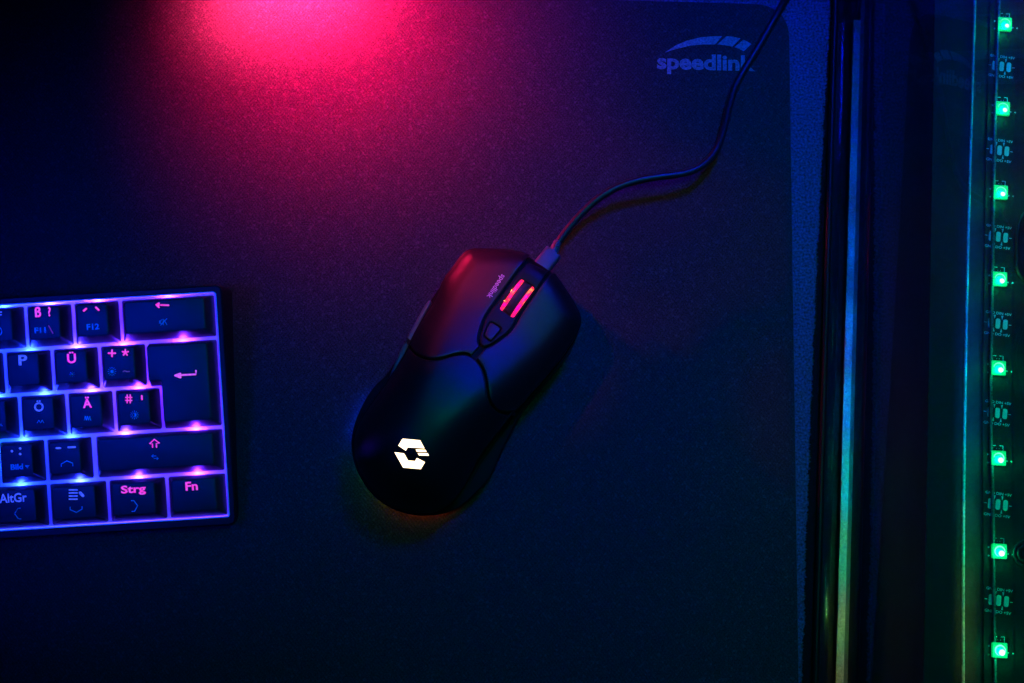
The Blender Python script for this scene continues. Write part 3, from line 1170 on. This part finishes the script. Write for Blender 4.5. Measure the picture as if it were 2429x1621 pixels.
# one led under every key, colours run from blue at the left to purple at the right
rows = [(-0.5, [-1.0, -2.5, -3.5, -4.5, -5.5]), (-1.5, [-0.75, -2.0, -3.0, -4.0, -5.0]), (-2.5, [-0.62, -1.75, -2.75, -3.75, -4.75]),
        (-3.5, [-0.6, -2.1, -3.25, -4.25, -5.25]), (-4.5, [-0.62, -1.87, -3.12, -4.37])]
for ry, xs in rows:
    for x_ in xs:
        t = min(1, max(0, (-x_ - 1.6) / 2.2 + (0.25 if ry < -3 else 0) - (0.25 if ry > -1 else 0)))
        c = np.array((0.10, 0.012, 1.0)) * (1 - t) + np.array((0.006, 0.022, 1.0)) * t
        if x_ < -5 and ry < -3:
            c = np.array((0.0, 0.12, 0.12))
        p_ = KO + KRn @ np.array([x_ * UX, ry * UY + 6.8, -1.5])
        lamp('key_led', 'POINT', p_, 0.05, tuple(c), 1.2)

# ------------------------------------------------------------------ computer case
A0, B0 = unproj(1986, 0, 2.0), unproj(1939, 1621, 2.0)
ca = (A0 - B0) / np.linalg.norm(A0 - B0)      # along the case, away from the viewer
cn = np.array([ca[1], -ca[0]])                 # into the case


def cw(a_, b_, z):
    q = B0 + ca * a_ + cn * b_
    return (q[0], q[1], z)


def cinv(px, py, z):
    q = unproj(px, py, z) - B0
    return float(q @ ca), float(q @ cn)


pc_case = empty('computer_case', (B0[0], B0[1], 0))
tag(pc_case, 'dark computer case with a glass side panel at the right of the mouse pad', 'computer case')
PO = (B0[0], B0[1], 0)
LEN0, LEN1 = -60.0, 430.0


def cbox(mb, a0, a1, b0, b1, z0, z1):
    v = [cw(a_, b_, z) for z in (z0, z1) for a_, b_ in ((a0, b0), (a1, b0), (a1, b1), (a0, b1))]
    mb.add(v, [(0, 3, 2, 1), (4, 5, 6, 7), (0, 1, 5, 4), (1, 2, 6, 5), (2, 3, 7, 6), (3, 0, 4, 7)][:6])


def cprism(prof, a0, a1):
    """profile in (b, z) swept along the case"""
    mb = MB()
    mb.rings([[cw(a_, b_, z) for b_, z in prof] for a_ in (a0, a1)])
    return mb


# glass pane
m = cprism(rounded([(0.0, 5.0), (3.0, 5.0), (3.0, 330.0), (0.0, 330.0)], 0.3, 2), LEN0, LEN1)
mesh('glass_panel', m.v, m.f, GLASS, pc_case, off=PO, sharp=30)
# rounded trim the glass stands in
m = MB()
m.tube([cw(a_, -1.5, 5.2) for a_ in np.arange(LEN0, LEN1, 10)], 1.35, 16)
mesh('lower_trim', m.v, m.f, SATIN, pc_case, off=PO)
m = cprism([(-0.9, 0.2), (3.4, 0.2), (3.4, 4.4), (-0.9, 4.4)], LEN0, LEN1)
mesh('base_rail', m.v, m.f, BASEM, pc_case, off=PO, smooth=False)
# ragged black sheet added for the shade on the desk beside the case
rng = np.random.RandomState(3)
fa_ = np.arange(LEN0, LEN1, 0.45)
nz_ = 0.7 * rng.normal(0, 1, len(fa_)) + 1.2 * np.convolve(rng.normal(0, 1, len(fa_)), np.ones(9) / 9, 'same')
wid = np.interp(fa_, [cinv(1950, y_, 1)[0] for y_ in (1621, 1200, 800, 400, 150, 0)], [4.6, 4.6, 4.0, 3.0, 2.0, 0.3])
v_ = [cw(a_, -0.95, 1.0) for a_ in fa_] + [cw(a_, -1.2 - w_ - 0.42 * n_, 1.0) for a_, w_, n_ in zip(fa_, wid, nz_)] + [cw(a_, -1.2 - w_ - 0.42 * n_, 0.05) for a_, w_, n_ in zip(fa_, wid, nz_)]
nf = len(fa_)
mesh('shade_strip', v_, [(i, i + nf, i + 1 + nf, i + 1) for i in range(nf - 1)] + [(i + nf, i + 2 * nf, i + 1 + 2 * nf, i + 1 + nf) for i in range(nf - 1)], SHADEM, pc_case, off=PO, smooth=False)
# textured rail behind the glass: follows the bright band
zr = 9.0
rl, rm_, rr_ = [], [], []
for y_, xl, xm, xr2 in ((0, 2029.5, 2045, 2064), (50, 2027.5, 2043, 2061), (400, 2013, 2028, 2046), (800, 2003.5, 2020.5, 2032.5), (1200, 1992, 2011, 2022), (1621, 1983, 2003.5, 2015.5)):
    rl.append(cinv(xl, y_, zr)[1]); rm_.append(cinv(xm, y_, zr)[1]); rr_.append(cinv(xr2, y_, zr - 3)[1])
bl, bm_, br_ = np.mean(rl), np.mean(rm_), np.mean(rr_)
bm_ = bl + (bm_ - bl) * 1.0
br_ = bm_ + 2.3
a_top = cinv(2040, 48, zr)[0]
m = cprism([(bl + 0.15, zr - 1.4), (bm_, zr - 1.4), (bm_, zr), (bl + 0.15, zr), (bl, zr - 0.3), (bl, zr - 1.2)], LEN0, a_top)
m2 = cprism([(bl + 0.3, 0.5), (bm_ - 0.2, 0.5), (bm_ - 0.2, zr - 1.41), (bl + 0.3, zr - 1.41)], LEN0, a_top)
mesh('rail_web', m2.v, m2.f, STEEL, pc_case, off=PO, smooth=False)
mesh('textured_rail', m.v, m.f, RAIL, pc_case, off=PO, smooth=False)
m = cprism([(bm_ + 0.02, 0.5), (br_, 0.5), (br_, zr - 3), (bm_ + 0.02, zr - 0.3)], LEN0, LEN1)
mesh('rail_flange', m.v, m.f, RAILSIDE, pc_case, off=PO, smooth=False)
# case floor
m = cprism([(3.5, 0.3), (170, 0.3), (170, 2.2), (3.5, 2.2)], LEN0, LEN1)
mesh('case_floor', m.v, m.f, STEEL, pc_case, off=PO, smooth=False)
a_cam = float((np.array([CPOS[0], CPOS[1]]) - B0) @ ca)


def beam(src, dst, power, color, length, spread):
    """an added narrow line light without a known source, lying along the case"""
    d = bpy.data.lights.new('rainbow_fill', 'AREA')
    d.energy, d.color, d.shape = power, color, 'RECTANGLE'
    d.size, d.size_y, d.spread = 3 * MM, length * MM, R_(spread)
    o = bpy.data.objects.new('rainbow_fill', d)
    COL.objects.link(o)
    z = (Vector(src) - Vector(dst)).normalized()
    y = Vector((ca[0], ca[1], 0))
    x = y.cross(z).normalized()
    y = z.cross(x)
    M = Matrix((x, y, z)).transposed().to_4x4()
    M.translation = Vector(src) * MM
    o.matrix_world = M


# added unseen rainbow lights, aimed at the rail, the shroud lip and the strip
for y_, c, p, p2 in ((130, (0.0, 0.10, 0.7), 0.012, 0.05), (300, (0.0, 0.12, 0.9), 0.024, 0.13), (480, (0.0, 0.12, 1.0), 0.045, 0.24), (680, (0.0, 0.14, 1.0), 0.09, 0.4), (880, (0.0, 0.2, 1.0), 0.15, 0.5),
                     (1060, (0.0, 0.42, 0.7), 0.14, 0.45), (1230, (0.0, 0.7, 0.25), 0.10, 0.4), (1390, (0.12, 0.6, 0.09), 0.075, 0.28), (1560, (0.45, 0.5, 0.06), 0.06, 0.22)):
    a_ = cinv(2005, y_, 9)[0]
    beam(cw(a_, 15, 380), cw(a_, (bl + bm_) / 2 + 0.2, 9), p * 0.028, c, 55, 2.4)
    a_ = cinv(2300, y_, 78)[0]
    al = a_ + 0.59 * (a_ - a_cam)
    beam(cw(al, 100, 380), cw(a_, 36, 79), p2 * 0.006, c, 60, 2.0)
for y_ in (200, 800, 1400):  # added green fill spots that tint the shroud
    a_ = cinv(2260, y_, 78)[0]
    lamp('shroud_green_fill', 'SPOT', cw(a_, 95, 400), 0.9, (0.0, 0.9, 0.35), 25, cw(a_, 42, 78), spot=30, blend=1.0)
# shroud with its lip, two stepped faces
ZS = 78.0
bs = cinv(2203, 800, ZS)[1]
be = cinv(2290, 800, ZS)[1]
a_s0, a_s1 = LEN0, LEN1
m = cprism([(bs, 2.3), (bs + 1.5, 2.3), (bs + 1.5, ZS - 1.2), (be, ZS - 1.2), (170, ZS - 1.2), (170, ZS), (bs + 0.3, ZS), (bs, ZS - 0.3)], a_s0, a_s1)
mesh('shroud', m.v, m.f, STEEL, pc_case, off=PO, smooth=False)
lip = resample([(*unproj(x, y, ZS + 0.5), ZS + 0.4) for x, y in ((2316, -60), (2313, 0), (2301, 400), (2291.6, 800), (2286, 1200), (2285, 1621), (2286, 1700))], 8, closed=False)
m = MB()
m.tube(lip, 0.55, 12)
mesh('shroud_lip', m.v, m.f, LIPM, pc_case, off=PO)
# rubber-edged cable hole and round grommet at the right edge
m = MB()
hp = [(2450, 500), (2426, 512), (2415, 548), (2413, 600), (2415, 640), (2427, 660), (2450, 668)]
m.tube(resample([(*unproj(x, y, ZS + 0.9), ZS + 0.9) for x, y in hp], 2, closed=False), 0.8, 10)
mesh('cable_hole_rim', m.v, m.f, SATIN, pc_case, off=PO)
gc = unproj(2434, 1313, ZS + 0.8)
for rr3, nm in ((4.3, 'grommet'), (2.8, 'grommet')):
    m = MB()
    m.tube([(gc[0] + rr3 * math.cos(q * math.pi / 20), gc[1] + rr3 * math.sin(q * math.pi / 20), ZS + 0.8) for q in range(41)], 0.6, 10)
    mesh(nm, m.v, m.f, SATIN, pc_case, off=PO)

# ------------------------------------------------------------------ led strip
ZL = ZS + 0.6
led_px = [(2384, 57), (2379, 257), (2374, 456), (2372, 662), (2369, 873), (2369, 1087), (2371, 1308), (2372, 1543)]
sol_px = [(2376, 158), (2371, 357), (2368, 562), (2367, 768), (2366, 980), (2367, 1197), (2369, 1425)]
cen = [(2381, -150)] + [(x - 3, y) for x, y in led_px] + [(2372, 1790)]
cl = resample([unproj(x, y, ZL) for x, y in cen], 4, closed=False)
strip_o = empty('led_strip', (*unproj(2369, 873, ZS), ZS))
SO = (*unproj(2369, 873, ZS), ZS)
tag(strip_o, 'narrow black led strip with green lights running along the right edge inside the case', 'led strip')
m = MB()
vv, ff = [], []
for i, p in enumerate(cl):
    t_ = cl[min(i + 1, len(cl) - 1)] - cl[max(i - 1, 0)]
    t_ /= np.linalg.norm(t_)
    n_ = np.array([t_[1], -t_[0]])
    for s_, z in ((-5.2, ZS + 0.1), (-5.2, ZL), (5.2, ZL), (5.2, ZS + 0.1)):
        q = p + n_ * s_
        vv.append((q[0], q[1], z))
for i in range(len(cl) - 1):
    for k_ in range(3):
        ff.append((i * 4 + k_, i * 4 + 4 + k_, i * 4 + 5 + k_, i * 4 + 1 + k_))
mesh('flex_board', vv, ff, TAPE, strip_o, off=SO, smooth=False)
# added bead, shaped to carry the coloured reflection streak along the strip
bead = resample([(*unproj(x, y, ZL + 0.6), ZL + 0.5) for x, y in ((2376, -100), (2368, 60), (2360, 300), (2356, 520), (2352, 760), (2350, 1000), (2355, 1200), (2358, 1450), (2362, 1700))], 5, closed=False)
m = MB()
m.tube(bead, 0.65, 12)
mesh('streak_bead', m.v, m.f, BEADM, strip_o, off=SO)

LED_BODY = glow('led_green_body', (0.0, 1.0, 0.2), 1.0)
LED_FACE = glow('led_green_face', (0.0, 0.6, 0.27), 0.9)
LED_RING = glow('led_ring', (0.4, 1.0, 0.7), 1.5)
LED_HOT = glow('led_hot_spot', (0.8, 1.0, 0.85), 3.0)
for i, (px, py) in enumerate(led_px):
    c_ = unproj(px, py, ZL + 1.2)
    t_ = unproj(led_px[min(i + 1, 7)][0], led_px[min(i + 1, 7)][1], ZL) - unproj(led_px[max(i - 1, 0)][0], led_px[max(i - 1, 0)][1], ZL)
    up = -t_ / np.linalg.norm(t_)
    rt = np.array([up[1], -up[0]])

    def lp(a_, b_, z):
        q = c_ + rt * a_ + up * b_
        return (q[0], q[1], z)
    root = mesh('led', *(lambda mb: (mb.rings([[lp(p[0], p[1], z) for p in ccw(rounded(rect(-w_, w_, -w_, w_), 0.45, 4))] for w_, z in ((2.6, ZL), (2.65, ZL + 1.1), (2.5, ZL + 1.4))]) or (mb.v, mb.f)))(MB()),
                LED_BODY, strip_o, off=SO, sharp=40)
    m = MB()
    m.rings([[lp(2.05 * math.cos(q * math.pi / 16) * s_, 2.05 * math.sin(q * math.pi / 16) * s_, ZL + z) for q in range(32)] for s_, z in ((1, 1.41), (0.98, 1.5))], cap0=False)
    mesh('led_window', m.v, m.f, LED_FACE, root, off=SO)
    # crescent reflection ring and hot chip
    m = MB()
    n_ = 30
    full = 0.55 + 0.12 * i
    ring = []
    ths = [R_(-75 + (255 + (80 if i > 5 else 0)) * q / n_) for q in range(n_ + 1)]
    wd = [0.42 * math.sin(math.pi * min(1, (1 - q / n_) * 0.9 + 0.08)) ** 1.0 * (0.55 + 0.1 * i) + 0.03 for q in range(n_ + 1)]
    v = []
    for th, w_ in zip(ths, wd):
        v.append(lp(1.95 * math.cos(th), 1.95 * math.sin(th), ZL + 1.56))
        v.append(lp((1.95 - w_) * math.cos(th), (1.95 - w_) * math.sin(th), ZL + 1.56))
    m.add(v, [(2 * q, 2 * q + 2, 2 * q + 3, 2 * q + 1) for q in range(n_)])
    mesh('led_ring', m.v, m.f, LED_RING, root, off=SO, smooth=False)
    m = MB()
    hr = 0.72 + 0.05 * i
    m.rings([[lp(0.65 + hr * s_ * math.cos(q * math.pi / 12), -0.75 + hr * s_ * math.sin(q * math.pi / 12), ZL + z) for q in range(24)] for s_, z in ((1, 1.5), (0.95, 1.62), (0.5, 1.72))], cap0=False)
    mesh('led_chip', m.v, m.f, LED_HOT, root, off=SO)
    # little printed bracket above and side pads
    mb = MB()
    for pl in ([(-1.9, 2.75), (-1.9, 4.6), (-0.6, 4.6)], [(0.7, 4.6), (1.95, 4.6), (1.95, 2.75)], [(-0.5, 3.5), (-0.3, 3.5)], [(0.45, 3.5), (0.65, 3.5)]):
        mb.tube([lp(x, y, ZL + 0.05) for x, y in pl], 0.13, 6, flat=0.4)
    mesh('printed_bracket', mb.v, mb.f, SILK, strip_o, off=SO)
    mb = MB()
    for x, y in ((-3.5, 1.3), (-3.5, -1.7), (3.3, -0.8), (5.0, -0.9)):
        mb.rings([[lp(x + s_ * 0.32 * math.cos(q * math.pi / 5), y + s_ * 0.32 * math.sin(q * math.pi / 5), ZL + z) for q in range(10)] for s_, z in ((1, 0.02), (0.8, 0.2))], cap0=False)
    mesh('solder_dot', mb.v, mb.f, COPPER, strip_o, off=SO)
    o_ = lp(0.3, -0.4, ZL + 3.2)
    lamp('led_light', 'POINT', o_, 0.02, (0.0, 1.0, 0.32), 1.5)

# solder pad groups with their tiny lettering
g1v, g1f = glyphs('GND DIN +5V', 0.02)
g2v, g2f = glyphs('GND DO +5V', 0.02)
for i, (px, py) in enumerate(sol_px):
    c_ = unproj(px, py, ZL)
    up = (unproj(px, py - 100, ZL) - unproj(px - 2, py + 100, ZL))
    up /= np.linalg.norm(up)
    rt = np.array([up[1], -up[0]])
    th = R_(-4)
    rt, up = rt * math.cos(th) + up * math.sin(th), up * math.cos(th) - rt * math.sin(th)

    def lp(a_, b_, z):
        q = c_ + rt * a_ + up * b_
        return (q[0], q[1], z)
    mb = MB()
    for x in (-2.7, 0.0, 2.7):
        P = ccw(rounded(rect(x - 0.85, x + 0.85, -1.9, 1.9), 0.8, 5))
        mb.rings([[lp(p[0], p[1], ZL + 0.03) for p in P], [lp(p[0], p[1], ZL + 0.12) for p in inset(P, 0.08)]], cap0=False)
    mesh('solder_pads', mb.v, mb.f, COPPER, strip_o, off=SO, sharp=30)
    mb = MB()
    for gv_, gf_, y in ((g1v, g1f, 3.4), (g2v, g2f, -4.4)):
        mb.add([lp(-4.7 + 9.4 * x, y + yy * 1.35, ZL + 0.04) for x, yy in gv_], gf_)
    for s_ in (1, -1):
        for x in (-1.35, 1.4):
            mb.add([lp(x - 0.35, s_ * 3.1, ZL + 0.045), lp(x + 0.35, s_ * 3.1, ZL + 0.045), lp(x, s_ * 1.6, ZL + 0.045)], [(0, 1, 2) if s_ < 0 else (0, 2, 1)])
    for x0_, x1_ in ((-5.0, -4.0), (4.0, 4.9)):
        mb.tube([lp(x0_, 0, ZL + 0.06), lp(x1_, 0, ZL + 0.06)], 0.12, 6, flat=0.4)
    mesh('board_print', mb.v, mb.f, SILK, strip_o, off=SO, smooth=False)
